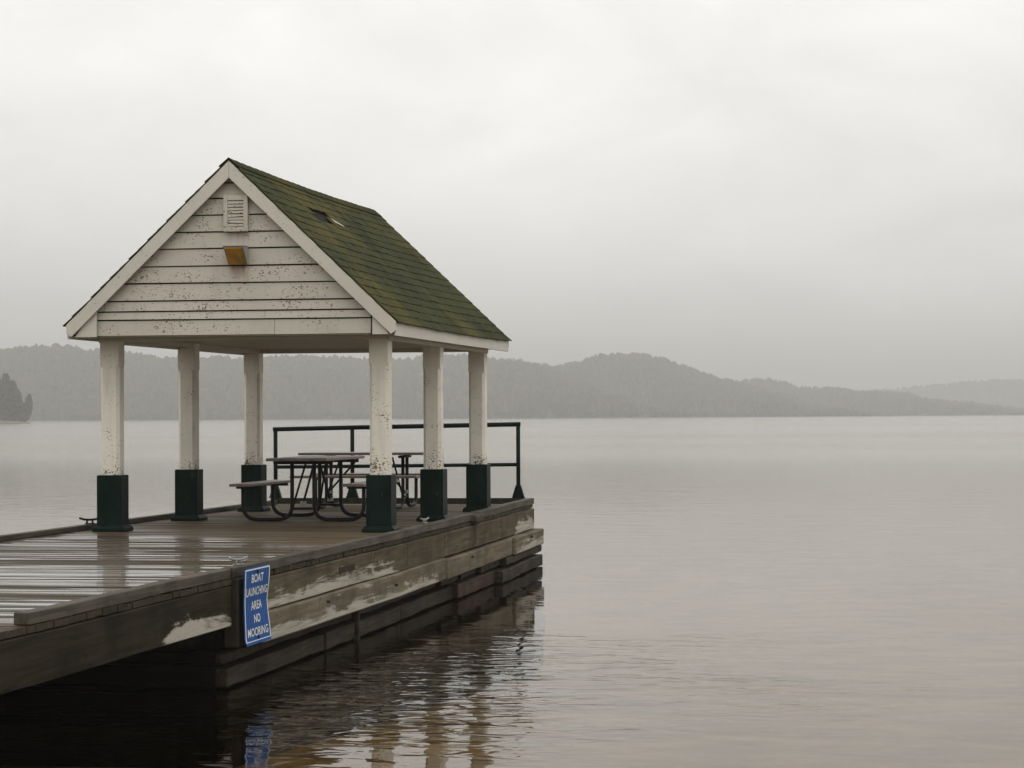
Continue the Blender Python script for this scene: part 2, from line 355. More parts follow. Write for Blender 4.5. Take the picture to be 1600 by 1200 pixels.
# ------------------------------------------------------------------ far hills and their woods
def at(u, D, v=None, z=None):
    """point of the ground plan at bearing u (photo column) and distance D; z from photo row v"""
    d = cf*FPX+cr*(u-800); d = d/math.hypot(d[0], d[1])
    x, y = CAM[0]+d[0]*D, CAM[1]+d[1]*D
    if v is not None:
        hz = 600+math.tan(PITCH)*FPX+math.tan(ROLL)*(u-800)
        z = CAM[2]+(hz-v)/FPX*D*math.cos(math.atan((u-800)/FPX))
    return (x, y, z)
def hill(label, prof, D, front, back, tree_h, ntree, seed):
    g = random.Random(seed)
    us = np.linspace(prof[0][0], prof[-1][0], 90); vs_ = np.interp(us, [p[0] for p in prof], [p[1] for p in prof])
    rows = []
    for k, (fr, hh) in enumerate([(-front, -.02), (-front*.97, .0), (-front*.7, .36), (-front*.4, .68), (-front*.18, .90), (0, 1), (back*.3, .93), (back, -.05)]):
        row = []
        for u, v in zip(us, vs_):
            p = at(u, D, v); top = max(.3, p[2]-min(tree_h*.8, (p[2]-WZ)*.6)-WZ)
            q = at(u, D+fr+(18*noise.noise(Vector((u*.02, k*3., seed))) if 0 < k < 7 else 0))
            h = WZ+top*hh+(4*noise.noise(Vector((u*.03, k*1.7, seed+9.)))*(.2 < hh < .99))
            row.append((q[0], q[1], h))
        rows.append(row)
    n = len(us); V = [p for r_ in rows for p in r_]
    F = [(j*n+i, j*n+i+1, (j+1)*n+i+1, (j+1)*n+i) for j in range(len(rows)-1) for i in range(n-1)]
    o = geo('hill', V, F, M['hill'], smooth=True); tag(o, 'wooded hill, '+label, kind='structure')
    # crowns: closed low-poly shapes, each its own height, width and turn
    A = np.array(rows); TV = []; TF = []
    k = 6
    for _ in range(ntree):
        i = g.random()*(n-1.001); j = (g.random()**.6)*5.6; i0, j0 = int(i), int(j); a, b = i-i0, j-j0
        p = (A[j0, i0]*(1-a)+A[j0, i0+1]*a)*(1-b)+(A[j0+1, i0]*(1-a)+A[j0+1, i0+1]*a)*b
        if p[2] < WZ+.2: p[2] = WZ+.2
        h = min(tree_h, max(.3, (A[5, i0, 2]-WZ)*1.4))*g.uniform(.6, 1.12); r_ = h*g.uniform(.20, .36); con = g.random() < .45
        prof_ = [(.0, .12), (.30, 1.0 if con else .85), (.62, .55 if con else 1.0), (.86, .22 if con else .62)]
        s = len(TV); ph = g.random()*6.28
        for (zz, rr) in prof_:
            for q in range(k):
                an = ph+2*math.pi*q/k; w_ = r_*rr*g.uniform(.75, 1.2)
                TV.append((p[0]+w_*math.cos(an), p[1]+w_*math.sin(an), p[2]+h*zz*g.uniform(.93, 1.06)))
        TV.append((p[0], p[1], p[2]+h))
        for L_ in range(3):
            for q in range(k): TF.append((s+L_*k+q, s+L_*k+(q+1) % k, s+(L_+1)*k+(q+1) % k, s+(L_+1)*k+q))
        for q in range(k): TF.append((s+3*k+q, s+3*k+(q+1) % k, s+4*k))
    A2 = np.array(TV); c = (A2.min(0)+A2.max(0))/2; me = bpy.data.meshes.new('forest'); me.from_pydata((A2-c).tolist(), [], TF)
    f = link('forest', me, M['forest'], None, c); tag(f, 'hazy mixed forest covering the '+label, kind='stuff')
hill('long ridge at left behind the pavilion', [(-260, 585), (-120, 560), (0, 549), (60, 543), (110, 543), (150, 550), (200, 553), (230, 558), (300, 562), (380, 563), (440, 559), (520, 560), (600, 566), (660, 561), (720, 558), (800, 566), (840, 573), (900, 590), (1000, 625), (1080, 645)], 2250, 420, 500, 15, 6500, 1)
hill('faint ridge between the pavilion roof and the big hill', [(640, 600), (700, 575), (770, 563), (800, 563), (832, 568), (860, 574), (930, 600), (1000, 640)], 3000, 300, 400, 15, 1800, 2)
hill('big rounded hill in the middle', [(760, 640), (810, 600), (850, 580), (880, 575), (905, 568), (930, 559), (960, 556), (1000, 557), (1035, 562), (1060, 573), (1100, 586), (1140, 598), (1190, 611), (1250, 624), (1330, 637), (1400, 648)], 2500, 420, 500, 15, 4500, 3)
hill('low double hump right of the big hill', [(1080, 630), (1130, 603), (1160, 597), (1195, 595), (1225, 599), (1250, 608), (1290, 608), (1340, 613), (1420, 618), (1500, 626), (1600, 636), (1700, 646)], 2850, 380, 500, 15, 3000, 4)
hill('faintest long ridge at far right', [(1180, 630), (1260, 613), (1330, 612), (1400, 609), (1450, 603), (1520, 596), (1560, 593), (1610, 594), (1700, 585), (1850, 600), (1950, 640)], 4500, 450, 500, 15, 3500, 5)

# wooded point at the left edge
def point_land():
    us = np.linspace(-180, 47, 24); D0, D1 = 1010, 1130
    V = []
    for fr, hh in ((0, -.1), (.06, .25), (.5, 1.6), (.94, .25), (1, -.1)):
        for u in us:
            p = at(u, D0+(D1-D0)*fr); e = min(1, (47-u)/22.)
            V.append((p[0], p[1], WZ+(hh*e if hh > 0 else hh)+.15*noise.noise(Vector((u*.2, fr*4, 0)))))
    n = len(us); F = [(j*n+i, j*n+i+1, (j+1)*n+i+1, (j+1)*n+i) for j in range(4) for i in range(n-1)]
    tag(geo('shore_point', V, F, M['ground'], smooth=True), 'low wooded point of land at the left edge', kind='structure')
point_land()
def far_tree(u, v_top, D, lean, width, label, seed, conifer=True):
    g = random.Random(seed); p = at(u, D); top = at(u, D, v_top)[2]; base = WZ+.5; H = top-base
    t = thing('lakeshore_tree', (p[0], p[1], base), label, 'tree', 'trees on the wooded point')
    ax = lambda s: Vector((p[0]+lean*H*s, p[1], base+H*s))
    V = []; F = []
    for i in range(7):
        s = i/6*.96; c = ax(s); r_ = .28*(1-s)+.04
        for k in range(6): V.append((c.x+r_*math.cos(k*1.047), c.y+r_*math.sin(k*1.047), c.z))
    for i in range(6):
        for k in range(6): F.append((i*6+k, i*6+(k+1) % 6, (i+1)*6+(k+1) % 6, (i+1)*6+k))
    for _ in range(14):                         # limbs
        s = g.uniform(.18, .85); c = ax(s); an = g.random()*6.28; L_ = width*(1.05-s)*g.uniform(.5, 1.)
        e = c+Vector((math.cos(an)*L_, math.sin(an)*L_, L_*g.uniform(-.1, .35)))
        tv, tf = tube_geo([c, e], .06, 4); o_ = len(V); V += tv; F += [tuple(i+o_ for i in f) for f in tf]
    geo('trunk', V, F, M['bark'], t)
    V = []; F = []
    for _ in range(1500):
        s = g.uniform(.06, 1.0); prof = 1.35*(1.04-s)**.62 if conifer else math.sin(min(1, s*1.05)*math.pi)**.6
        prof *= .75+.35*noise.noise(Vector((s*9, seed, 0)))+.25
        an = g.random()*6.28; rr = width*prof*math.sqrt(g.random())
        c = ax(s)+Vector((math.cos(an)*rr, math.sin(an)*rr, -rr*.25)); sz = g.uniform(.5, 1.1)
        n1 = Vector((g.uniform(-1, 1), g.uniform(-1, 1), g.uniform(-.6, .6))).normalized()*sz; n2 = n1.orthogonal().normalized()*sz*.7
        o_ = len(V); V += [tuple(c+n1), tuple(c+n2), tuple(c-n1), tuple(c-n2)]; F.append((o_, o_+1, o_+2, o_+3))
    geo('crown', V, F, M['needle'], t)
for a in [(-32, 590, 1060, 0, 4.6, 'dark lakeshore conifer cut by the left edge of the picture'),
          (-8, 583, 1050, .01, 4.4, 'tall dark conifer at the left edge of the wooded point'),
          (9, 584, 1070, 0, 4.0, 'tallest whole conifer on the wooded point at left'),
          (20, 596, 1045, 0, 3.4, 'medium conifer right of the tallest one on the point'),
          (27, 612, 1060, .02, 2.6, 'small conifer near the tip of the wooded point'),
          (33, 632, 1050, .03, 2.2, 'low bushy tree at the foot of the wooded point', ),
          (38, 617, 1052, .20, 1.7, 'thin tree leaning out over the water at the point tip')]:
    far_tree(*a, seed=int(a[0]+200), conifer='bushy' not in a[5] and 'leaning' not in a[5])

# ------------------------------------------------------------------ dock
dock = thing('dock', (1.44, 0, WZ), 'weathered wooden dock on a timber crib carrying the white pavilion', 'dock')
DL, Y0, Y1 = -0.45, -17.6, 7.98
def edge(y):                      # right edge of the deck, slightly out of true
    return float(np.interp(y, [-20, -11.6, -7, -2, 2, 5, 8], [3.35, 3.34, 3.325, 3.305, 3.235, 3.15, 3.06]))
def board_mesh(k):
    g = random.Random(k); V = []; F = []
    xs = np.linspace(0, 1, 6); prof = [(-.5, -.040), (-.5, -.006), (-.44, 0), (0, -.0015), (.44, 0), (.5, -.006), (.5, -.040)]
    for i, x in enumerate(xs):
        dz = g.uniform(-.0015, .0015); tw = g.uniform(-.003, .003)
        for (a, b) in prof: V.append((x, a*.137, b+dz+a*tw))
    m = len(prof)
    for i in range(len(xs)-1):
        for j in range(m-1): F.append((i*m+j, i*m+j+1, (i+1)*m+j+1, (i+1)*m+j))
    F += [tuple(range(m)), tuple((len(xs)-1)*m+j for j in range(m-1, -1, -1))]
    me = bpy.data.meshes.new('deck_board'); me.from_pydata(V, [], F)
    bm = bmesh.new(); bm.from_mesh(me); bmesh.ops.recalc_face_normals(bm, faces=bm.faces); bm.to_mesh(me); bm.free()
    me.materials.append(M['deck']); me.materials.append(M['joist'])
    for p in me.polygons:
        if abs(p.normal.x) > .9: p.material_index = 1
    return me
bms = [board_mesh(k) for k in range(9)]
y = Y0+.07; i = 0
while y < Y1-.05:
    o = bpy.data.objects.new('deck_board', bms[rnd.randrange(9)]); col.objects.link(o); o.parent = dock
    ln = edge(y)-DL+rnd.uniform(-.006, .006)
    dz = rnd.uniform(-.0022, .0022)
    o.location = Vector((DL, y, dz))-worg(dock); o.scale = (ln, 1, 1)
    o.rotation_euler = (R(rnd.gauss(0, .45)), R(rnd.uniform(-.02, .02)), R(rnd.uniform(-.03, .03)))
    y += .1455
# curbs along the right edge, three lengths, each set a little differently
def strip(name, y0, y1, inn, out, z0, z1, mat, seg=8, wob=.006, lab=None, bevel=.006, dz=0):
    """timber that follows the deck edge: x from edge+inn to edge+out"""
    ys = np.linspace(y0, y1, seg+1); V = []; F = []
    for k, yy in enumerate(ys):
        e = edge(yy)+rnd.uniform(-wob, wob)*.5; d = rnd.uniform(-wob, wob)*.6
        V += [(e+inn, yy, z0+d), (e+out, yy, z0+d), (e+out, yy, z1+d+dz*(k/seg)), (e+inn, yy, z1+d+dz*(k/seg))]
    for k in range(seg):
        for j in range(4): F.append((k*4+j, k*4+(j+1) % 4, k*4+4+(j+1) % 4, k*4+4+j))
    F += [(0, 1, 2, 3), tuple(seg*4+j for j in (3, 2, 1, 0))]
    o = geo(name, V, F, mat, dock)
    bm = bmesh.new(); bm.from_mesh(o.data)
    es = [e_ for e_ in bm.edges if abs((e_.verts[0].co-e_.verts[1].co).y) > .02 or True]
    sharp = [e_ for e_ in bm.edges if len(e_.link_faces) == 2 and e_.calc_face_angle(0) > .8]
    bmesh.ops.bevel(bm, geom=sharp, offset=bevel, segments=1, affect='EDGES'); bm.to_mesh(o.data); bm.free()
    if lab: o['label'] = lab
    return o
strip('curb', -11.45, -7.32, -.092, -.002, .003, .075, M['curb'])
strip('curb', -7.31, 3.15, -.075, .012, .003, .078, M['curb'], seg=16)
strip('curb', 3.16, Y1, -.09, .004, .003, .082, M['curb'], seg=8)
strip('curb_block', 2.62, 3.13, -.02, .075, -.005, .064, M['curb'], seg=2)
V = []
box('curb', DL, DL+.095, -15.5, 1.2, .003, .052, M['curb'], dock); box('curb', DL, DL+.095, 1.21, Y1-.12, .003, .055, M['curb'], dock)
box('end_curb', DL+.002, edge(Y1)-.1, Y1-.11, Y1-.005, .003, .082, M['post_dark'], dock)
# right face: header behind board ends, long fascia over the open span, two timbers over the crib
strip('edge_beam', Y0, Y1-.02, -.12, -.03, -.30, -.046, M['joist'], seg=6, wob=0)
strip('fascia_board', -17.0, -7.34, -.028, .008, -.335, -.050, M['fascia'], seg=10)
for a, b in ((-6.55, -3.66), (-3.65, -2.62), (-2.61, -1.1), (-1.09, .9), (.91, 2.9), (2.91, 4.9), (4.91, Y1-.03)):
    strip('upper_timber', a, b-.006, -.03, .012, -.30+rnd.uniform(-.008, .008), -.050, M['upper'], seg=5)
for a, b in ((-6.55, .8), (.81, 5.5), (5.51, Y1+.22)):
    strip('lower_timber', a, b-.006, -.06, .048+(.04 if b > 6 else .0)+(.015 if b > 2 else 0), -.525, -.302-(.02 if b > 2 else 0), M['lower'], seg=6, bevel=.012)
strip('metal_bracket', -4.02, -3.42, .013, .018, -.165, -.115, plain('rusty_bracket', (.028, .019, .013), .7, spec=.05), seg=2, wob=0, bevel=.001)
# bolt heads through the face timbers
for yy in (-4.6, -1.9, 2.3, 6.9):
    zz = -.385+rnd.uniform(-.04, .03); e_ = edge(yy)
    tube('bolt', [(e_+.02, yy, zz), (e_+.075+(.06 if yy > 5.5 else .015 if yy > .8 else 0), yy, zz)], .012, M['post_dark'], dock, 6)
# sign post
box('sign_post', 3.262, 3.372, -7.30, -6.56, -.495, .0, M['post_dark'], dock, .008)
# left side, joists and beams below the deck
box('edge_beam', DL+.02, DL+.10, Y0, Y1-.02, -.30, -.048, M['joist'], dock)
for xx in (.55, 1.45, 2.35): box('beam', xx-.08, xx+.08, Y0, -7.2, -.32, -.049, M['joist'], dock)
box('abutment', DL+.05, 3.28, -17.9, -17.3, WZ-.3, -.06, M['joist'], dock, .02)
# crib: stacked timbers, uneven and gapped, right side seen, ends and left side too
for r_, (z1, hh) in enumerate(((-.525, .105), (-.634, .165), (-.803, .19), (-.998, .20), (-1.203, .22), (-1.43, .3), (-1.74, .4))):
    yy = -7.18-rnd.uniform(0, .03)
    while yy < Y1-.05:
        L_ = rnd.uniform(1.1, 3.4); e_ = min(yy+L_, Y1+.18)
        if Y1-e_ < .5: e_ = Y1+.16+rnd.uniform(-.05, .10)
        back = (-.10 if r_ == 0 else -.055)+rnd.uniform(-.025, .02)+.16*max(0, min(1, (e_-2)/6))
        red = yy > -3.0 and rnd.random() < .38 and r_ in (1, 2)
        strip('crib_timber', yy, e_-.012-rnd.uniform(0, .03), back-.16, back, z1-hh+rnd.uniform(0, .012), z1-.006-rnd.uniform(0, .02), M['crib_red' if red else 'crib'], seg=11, wob=.014, bevel=.010)
        yy = e_
    box('crib_timber', DL+.12, edge(-7)-.14, -7.21+rnd.uniform(-.02, .02), -7.03, z1-hh+.006, z1-.006, M['crib_shaded'], dock, .012)
    box('crib_timber', DL+.12, edge(8)-.10, Y1-.16, Y1-.01+rnd.uniform(-.02, .03), z1-hh+.006, z1-.006, M['crib'], dock, .012)
    box('crib_timber', DL+.06, DL+.24, -7.0, Y1-.2, z1-hh+.006, z1-.006, M['crib'], dock, .012)
for yy in (-3.05, 2.2, 5.1):       # rough uprights between the crib timbers
    e_ = edge(yy); box('crib_stake', e_-.09, e_-.03, yy-.035, yy+.03, -2.0, -.56, M['crib'], dock, .012)
for k, (za, zb) in enumerate(((-.50, -.305), (-.70, -.506), (-.90, -.706), (-1.15, -.906))):
    box('shade_skirt', DL+.03, DL+.085, -17.2, -7.05, za, zb, M['crib_shaded'], dock, .006)  # unseen boards added to block side light and darken the open span
box('crib_fill', DL+.26, edge(8)-.22, -7.0, Y1-.2, -2.2, -.06, M['joist'], dock, .01)

# ------------------------------------------------------------------ pavilion
W = 2.8; BY = (0, 2.67, 5.404); RX = 1.4; ZR, OE, ZE, YF, YR = 3.70, .296, 2.078, -.586, 5.98
SL = (ZR-ZE)/(W/2+OE)
pav = thing('pavilion', (1.4, 2.7, 0), 'white open gabled pavilion with mossy green shingle roof on the dock', 'pavilion')
def column(cx, cy):
    V = []; F = []; h = .098
    for z, c in ((.50, .030), (1.67, .030), (1.70, .003), (1.985, .003)):
        j = rnd.uniform(-.002, .002)
        for sx, sy in ((1, 1), (-1, 1), (-1, -1), (1, -1)):
            a, b = ((h, h-c), (h-c, h)) if sx*sy > 0 else ((h-c, h), (h, h-c))
            for (p, q) in (a, b): V.append((cx+sx*p+j, cy+sy*q, z))
    for i in range(3):
        for k in range(8): F.append((i*8+k, i*8+(k+1) % 8, i*8+8+(k+1) % 8, i*8+8+k))
    F += [tuple(range(7, -1, -1)), tuple(24+k for k in range(8))]
    c_ = geo('column', V, F, M['post'], pav)
    p = .1285; box('plinth', cx-p, cx+p, cy-p, cy+p, .055, .5735, M['green'], c_, .007)
    f = .166
    V = [(cx+sx*f, cy+sy*f, z) for z in (.002, .034) for sx, sy in ((-1, -1), (1, -1), (1, 1), (-1, 1))]+[(cx+sx*(p+.008), cy+sy*(p+.008), .066) for sx, sy in ((-1, -1), (1, -1), (1, 1), (-1, 1))]
    F = [(0, 1, 2, 3), (11, 10, 9, 8)]+[(b+k, b+(k+1) % 4, b+4+(k+1) % 4, b+4+k) for b in (0, 4) for k in range(4)]
    geo('base_trim', V, F, M['green'], c_, bevel=.004)
for cy in BY:
    for cx in (0, W): column(cx, cy)
# beams
ZB, ZT = 1.935, 1.99
for cx in (0, W):
    box('side_beam', cx-.085, cx+.085, -.09, BY[2]+.09, ZB, 2.09, M['ceil'], pav)
    s = 1 if cx else -1
    box('beam_trim', cx+s*.087, cx+s*.112, -.10, BY[2]+.10, ZB-.02, ZB+.052, M['trim'], pav)
box('end_beam', -.10, W+.10, -.118, -.092, ZB-.003, 1.990, M['trim'], pav); box('end_beam', -.10, W+.10, BY[2]+.092, BY[2]+.118, ZB, 1.990, M['trim'], pav)
box('end_beam', .09, W-.09, -.088, .085, ZB, 2.085, M['ceil'], pav); box('end_beam', .09, W-.09, BY[2]-.085, BY[2]+.088, ZB, 2.085, M['ceil'], pav)
for k in range(20):
    xx = .09+k*(W-.18)/20; box('ceiling_board', xx+.002, xx+(W-.18)/20-.002, .09, BY[2]-.09, 1.982, 2.0, M['ceil'], pav, .002)
# gable walls of lapped boards
def gable(yw, sgn, front):
    g = geo('gable_wall', [(0, yw, 1.977), (W, yw, 1.977), (W, yw, 2.20), (RX, yw, ZR-.10), (0, yw, 2.20)]+[(0, yw-sgn*.04, 1.977), (W, yw-sgn*.04, 1.977), (W, yw-sgn*.04, 2.20), (RX, yw-sgn*.04, ZR-.10), (0, yw-sgn*.04, 2.20)],
            [(0, 1, 2, 3, 4), (9, 8, 7, 6, 5)]+[(k, (k+1) % 5, 5+(k+1) % 5, 5+k) for k in range(5)], M['dark'], pav)
    zs = [1.975, 2.135, 2.220, 2.324, 2.498, 2.667, 2.840, 3.004, 3.172, 3.336, 3.49, 3.60]
    zu = ZR-.075
    def xr(z): return min(RX+1.415, RX+(zu-z)/SL)
    for n_, (z0, z1) in enumerate(zip(zs[:-1], zs[1:])):
        zt = z1-.013; cuts = {0: [.0, .655, 1.0], 1: [0, .41, .62, 1.0], 2: [0., .035, 1.0]}.get(n_, [0, 1.0]) if front else [0, 1.0]
        L0, L1 = 2*RX-xr(z0), 2*RX-xr(zt); R0, R1 = xr(z0), xr(zt)
        if R1-L1 < .02: L1 = R1 = RX; L1 -= .01; R1 += .01
        for a, b in zip(cuts[:-1], cuts[1:]):
            e = .0015; A0, B0 = L0+(R0-L0)*a+e*(a > 0), L0+(R0-L0)*b-e*(b < 1); A1, B1 = (A0, B0) if (0 < a or b < 1) and z1 < 2.3 else (L1, R1)
            if a > 0: A1 = A0
            else: A1 = L1
            if b < 1: B1 = B0
            else: B1 = R1
            t0, t1 = .030+rnd.uniform(-.002, .003), .016; s_ = rnd.uniform(-.003, .003)
            V = [(A0, yw+sgn*.002, z0+s_), (B0, yw+sgn*.002, z0-s_), (B1, yw+sgn*.002, zt), (A1, yw+sgn*.002, zt)]+[(A0, yw+sgn*t0, z0+s_), (B0, yw+sgn*t0, z0-s_), (B1, yw+sgn*t1, zt), (A1, yw+sgn*t1, zt)]
            geo('siding_board', V, BF, M['siding'], g, bevel=.0015)
gable(-.475, -1, True); gable(5.88, 1, False)
box('gable_soffit', .0, W, -.474, -.12, 1.962, 1.974, M['ceil'], pav, .001); box('gable_soffit', .0, W, BY[2]+.12, 5.87, 1.962, 1.974, M['ceil'], pav, .001)
# roof deck, two slopes with a slight sag; shingles are its sub-parts
def roof_pt(side, s, yy, lift=0.):
    """s metres down the slope from the ridge"""
    ca = 1/math.hypot(1, SL); sa = SL*ca
    sag = .022*math.sin(math.pi*(yy-YF)/(YR-YF))+.0015*math.sin(5*yy+side)
    return Vector((RX+side*(s*ca+lift*sa), yy, ZR-s*sa+lift*ca-sag*(1-.35*s/2.4)))
SLEN = math.hypot(W/2+OE, ZR-ZE)
def slab(side):
    V = []; F = []; ys = np.linspace(YF+.026, YR-.026, 13); ss = np.linspace(0, SLEN-.052, 5)
    for lift in (-.012, -.032):
        for yy in ys:
            for s in ss: V.append(tuple(roof_pt(side, s, yy, lift)))
    nx = len(ss); ny = len(ys); o_ = nx*ny
    for j in range(ny-1):
        for i in range(nx-1):
            a = j*nx+i; F += [(a, a+1, a+nx+1, a+nx), (o_+a, o_+a+nx, o_+a+nx+1, o_+a+1)]
    for j in range(ny-1):
        for i in (0, nx-1): a = j*nx+i; F.append((a, a+nx, o_+a+nx, o_+a))
    for i in range(nx-1):
        for j in (0, ny-1): a = j*nx+i; F.append((a, a+1, o_+a+1, o_+a))
    return geo('roof', V, F, M['felt'], pav)
roofR, roofL = slab(1), slab(-1)
EXP = SLEN/17.3; TW = (YR-YF)/16.5
def shingle_mesh(k):
    g = random.Random(50+k); w_ = TW-.005-g.uniform(0, .006); L_ = EXP+.06
    pt = [(-w_/2, 0), (w_/2, 0), (w_/2, -L_*.55), (w_/2, -L_), (w_/6, -L_-g.uniform(-.009, .009)), (-w_/6, -L_-g.uniform(-.009, .009)), (-w_/2, -L_-g.uniform(-.005, .005)), (-w_/2, -L_*.55)]
    cu_ = g.uniform(0, .006)
    V = [(a, b, .003) for a, b in pt]+[(a, b, -.006) for a, b in pt]
    V = [(a, b, c+(cu_ if b < -L_*.8 and a > w_*.3 else 0)) for a, b, c in V]
    n = 8; F = [tuple(range(n)), tuple(range(2*n-1, n-1, -1))]+[(i, (i+1) % n, n+(i+1) % n, n+i) for i in range(n)]
    me = bpy.data.meshes.new('shingle'); me.from_pydata(V, [], F)
    bm = bmesh.new(); bm.from_mesh(me); bmesh.ops.recalc_face_normals(bm, faces=bm.faces); bm.to_mesh(me); bm.free()
    me.materials.append(M['shingle']); return me
shm = [shingle_mesh(k) for k in range(8)]
def shingle_frames(side):
    g = random.Random(77+side); out = []
    for row in range(17):
        sb = SLEN+.018-row*EXP             # butt edge of this course
        off = (row % 2)*.5+g.uniform(-.06, .06)
        yy = YF-TW*(.5 if off >= .25 else 0)+(off if off < .25 else 0)*TW
        k = 0
        yc = YF+TW*(.5-off) if off >= .25 else YF+TW*.5+off*TW*.3
        while yc-TW*.5 < YR-.002:
            if side > 0 and row in (12, 13) and 1.15 < yc < (2.0 if row == 13 else 1.75): yc += TW; continue     # lost in a storm
            a, b = max(yc-TW*.5, YF-.012), min(yc+TW*.5, YR+.012)
            c = (a+b)/2; sc_ = (b-a)/TW
            if sc_ > .02:
                s_up = sb-EXP-.06
                P0, P1 = roof_pt(side, s_up, c, .004), roof_pt(side, sb, c, .0125+g.uniform(0, .003))
                dn = (P1-P0).normalized(); yx = (roof_pt(side, sb, c+.05)-roof_pt(side, sb, c-.05)).normalized()
                Y_ = -dn; X_ = yx if side < 0 else -yx
                Z_ = X_.cross(Y_).normalized(); X_ = Y_.cross(Z_)
                rot = Matrix((X_, Y_, Z_)).transposed()
                rot = rot @ Matrix.Rotation(g.gauss(0, .005), 3, 'Z')
                out.append((P0+Z_*g.uniform(0, .0025), rot, max(sc_, .05), g.randrange(8)))
            yc += TW
    return out
for P0, rot, s_, k in shingle_frames(1):
    o = bpy.data.objects.new('shingle', shm[k]); col.objects.link(o); o.parent = roofR
    o.location = P0-worg(roofR); o.rotation_euler = rot.to_euler(); o.scale = (s_, 1, 1)
V = []; F = []
for P0, rot, s_, k in shingle_frames(-1):
    o_ = len(V)
    for v in shm[k].vertices: V.append(tuple(P0+rot @ Vector((v.co.x*s_, v.co.y, v.co.z))))
    for p in shm[k].polygons: F.append(tuple(o_+i for i in p.vertices))
o = geo('shingles', V, F, M['shingle'], roofL); o['kind'] = 'stuff'
# ridge caps
yy = YF-.01; 
while yy < YR-.02:
    L_ = min(.30, YR+.01-yy); y1 = yy+L_; l0, l1 = .012, .020
    V = []
    for t_ in (0., .009):
        for (q, lf) in ((yy, l1), (y1, l0)):
            for side, s in ((-1, .115), (0, 0), (1, .115)):
                p = roof_pt(side if side else 1, s, q, lf+t_); V.append((p.x if side else RX, p.y, p.z+(0 if side else .004)))
    F = [(0, 1, 4, 3), (1, 2, 5, 4), (6, 9, 10, 7), (7, 10, 11, 8), (0, 3, 9, 6), (2, 8, 11, 5), (0, 6, 7, 1), (1, 7, 8, 2), (3, 4, 10, 9), (4, 5, 11, 10)]
    geo('ridge_cap', V, F, M['shingle'], roofR); yy += .25
# torn patch
for (s, yy, w_, h_, r_) in ((SLEN-12.6*EXP, 2.02, .20, .075, .5),):
    p = roof_pt(1, s, yy, .022); ca = 1/math.hypot(1, SL)
    dn = Vector((ca, 0, -SL*ca)); ax = Vector((0, 1, 0)); nn = Vector((SL*ca, 0, ca))
    A = (ax*math.cos(r_)+dn*math.sin(r_)); B = (dn*math.cos(r_)-ax*math.sin(r_))
    q = [p-A*w_*.5-B*h_*.3, p-A*w_*.1-B*h_*.55, p+A*w_*.5-B*h_*.2+nn*.015, p+A*w_*.42+B*h_*.5+nn*.02, p-A*w_*.35+B*h_*.4]
    V = [tuple(v) for v in q]+[tuple(v-nn*.004) for v in q]
    geo('torn_shingle', V, [(0, 1, 2, 3, 4), (9, 8, 7, 6, 5)]+[(k, (k+1) % 5, 5+(k+1) % 5, 5+k) for k in range(5)], M['torn'], roofR)
# barge boards, fascias, soffits, eave cheeks
VH = .168
for (ya, yb) in ((YF-.003, YF+.022), (YR-.022, YR+.003)):
    for s in (-1, 1):
        xo = W/2+OE-.012; zt = lambda d: ZR-.006-SL*d
        P = [(RX+s*.001, zt(0)), (RX+s*xo, zt(xo)), (RX+s*xo, zt(xo)-.085), (RX+s*(xo-.05), zt(xo-.05)-VH), (RX+s*.001, zt(0)-VH)]
        prism('barge_board', P, 'y', ya, yb, M['trim'], pav, .003)
        if ya < 0:
            xi = 1.44 if s > 0 else 1.38
            P = [(RX+s*xi, 1.962), (RX+s*(xo-.075), 1.962), (RX+s*(xi+.0), zt(xi)-.10)]
            prism('eave_cheek', P, 'y', ya+.036, ya+.060, M['trim'], pav, .002)
for s in (-1, 1):
    x1 = RX+s*(W/2+OE-.014); x0 = x1-s*.022
    box('eave_fascia', min(x0, x1), max(x0, x1), YF+.024, YR-.024, 1.945, 2.078, M['trim'], pav)
    a, b = RX+s*(W/2+.114), x0-s*.002
    box('soffit', min(a, b), max(a, b), YF+.08, BY[2]+.14, 1.962, 1.975, M['ceil'], pav, .001)
# louvred vent
vent = box('vent', 1.335, 1.580, -.524, -.492, 3.001, 3.351, M['siding'], pav, .004)
box('vent_opening', 1.376, 1.538, -.5295, -.525, 3.043, 3.302, M['dark'], vent, 0)
for x0, x1 in ((1.333, 1.376), (1.538, 1.582)): box('frame', x0, x1, -.552, -.5255, 2.994, 3.354, M['siding'], vent, .003)
for z0, z1 in ((2.994, 3.041), (3.304, 3.354)): box('frame', 1.3765, 1.5375, -.550, -.5255, z0, z1, M['siding'], vent, .003)
for k in range(8):
    z = 3.047+k*.032; t_ = rnd.uniform(-.007, .007)
    geo('slat', [(1.377, -.531, z+.020+t_), (1.537, -.531, z+.020-t_), (1.537, -.547, z+t_*.7), (1.377, -.547, z-t_), (1.377, -.531, z+.029+t_), (1.537, -.531, z+.029-t_), (1.537, -.547, z+.017+t_*.7), (1.377, -.547, z+.017-t_)], BF, M['siding'], vent)
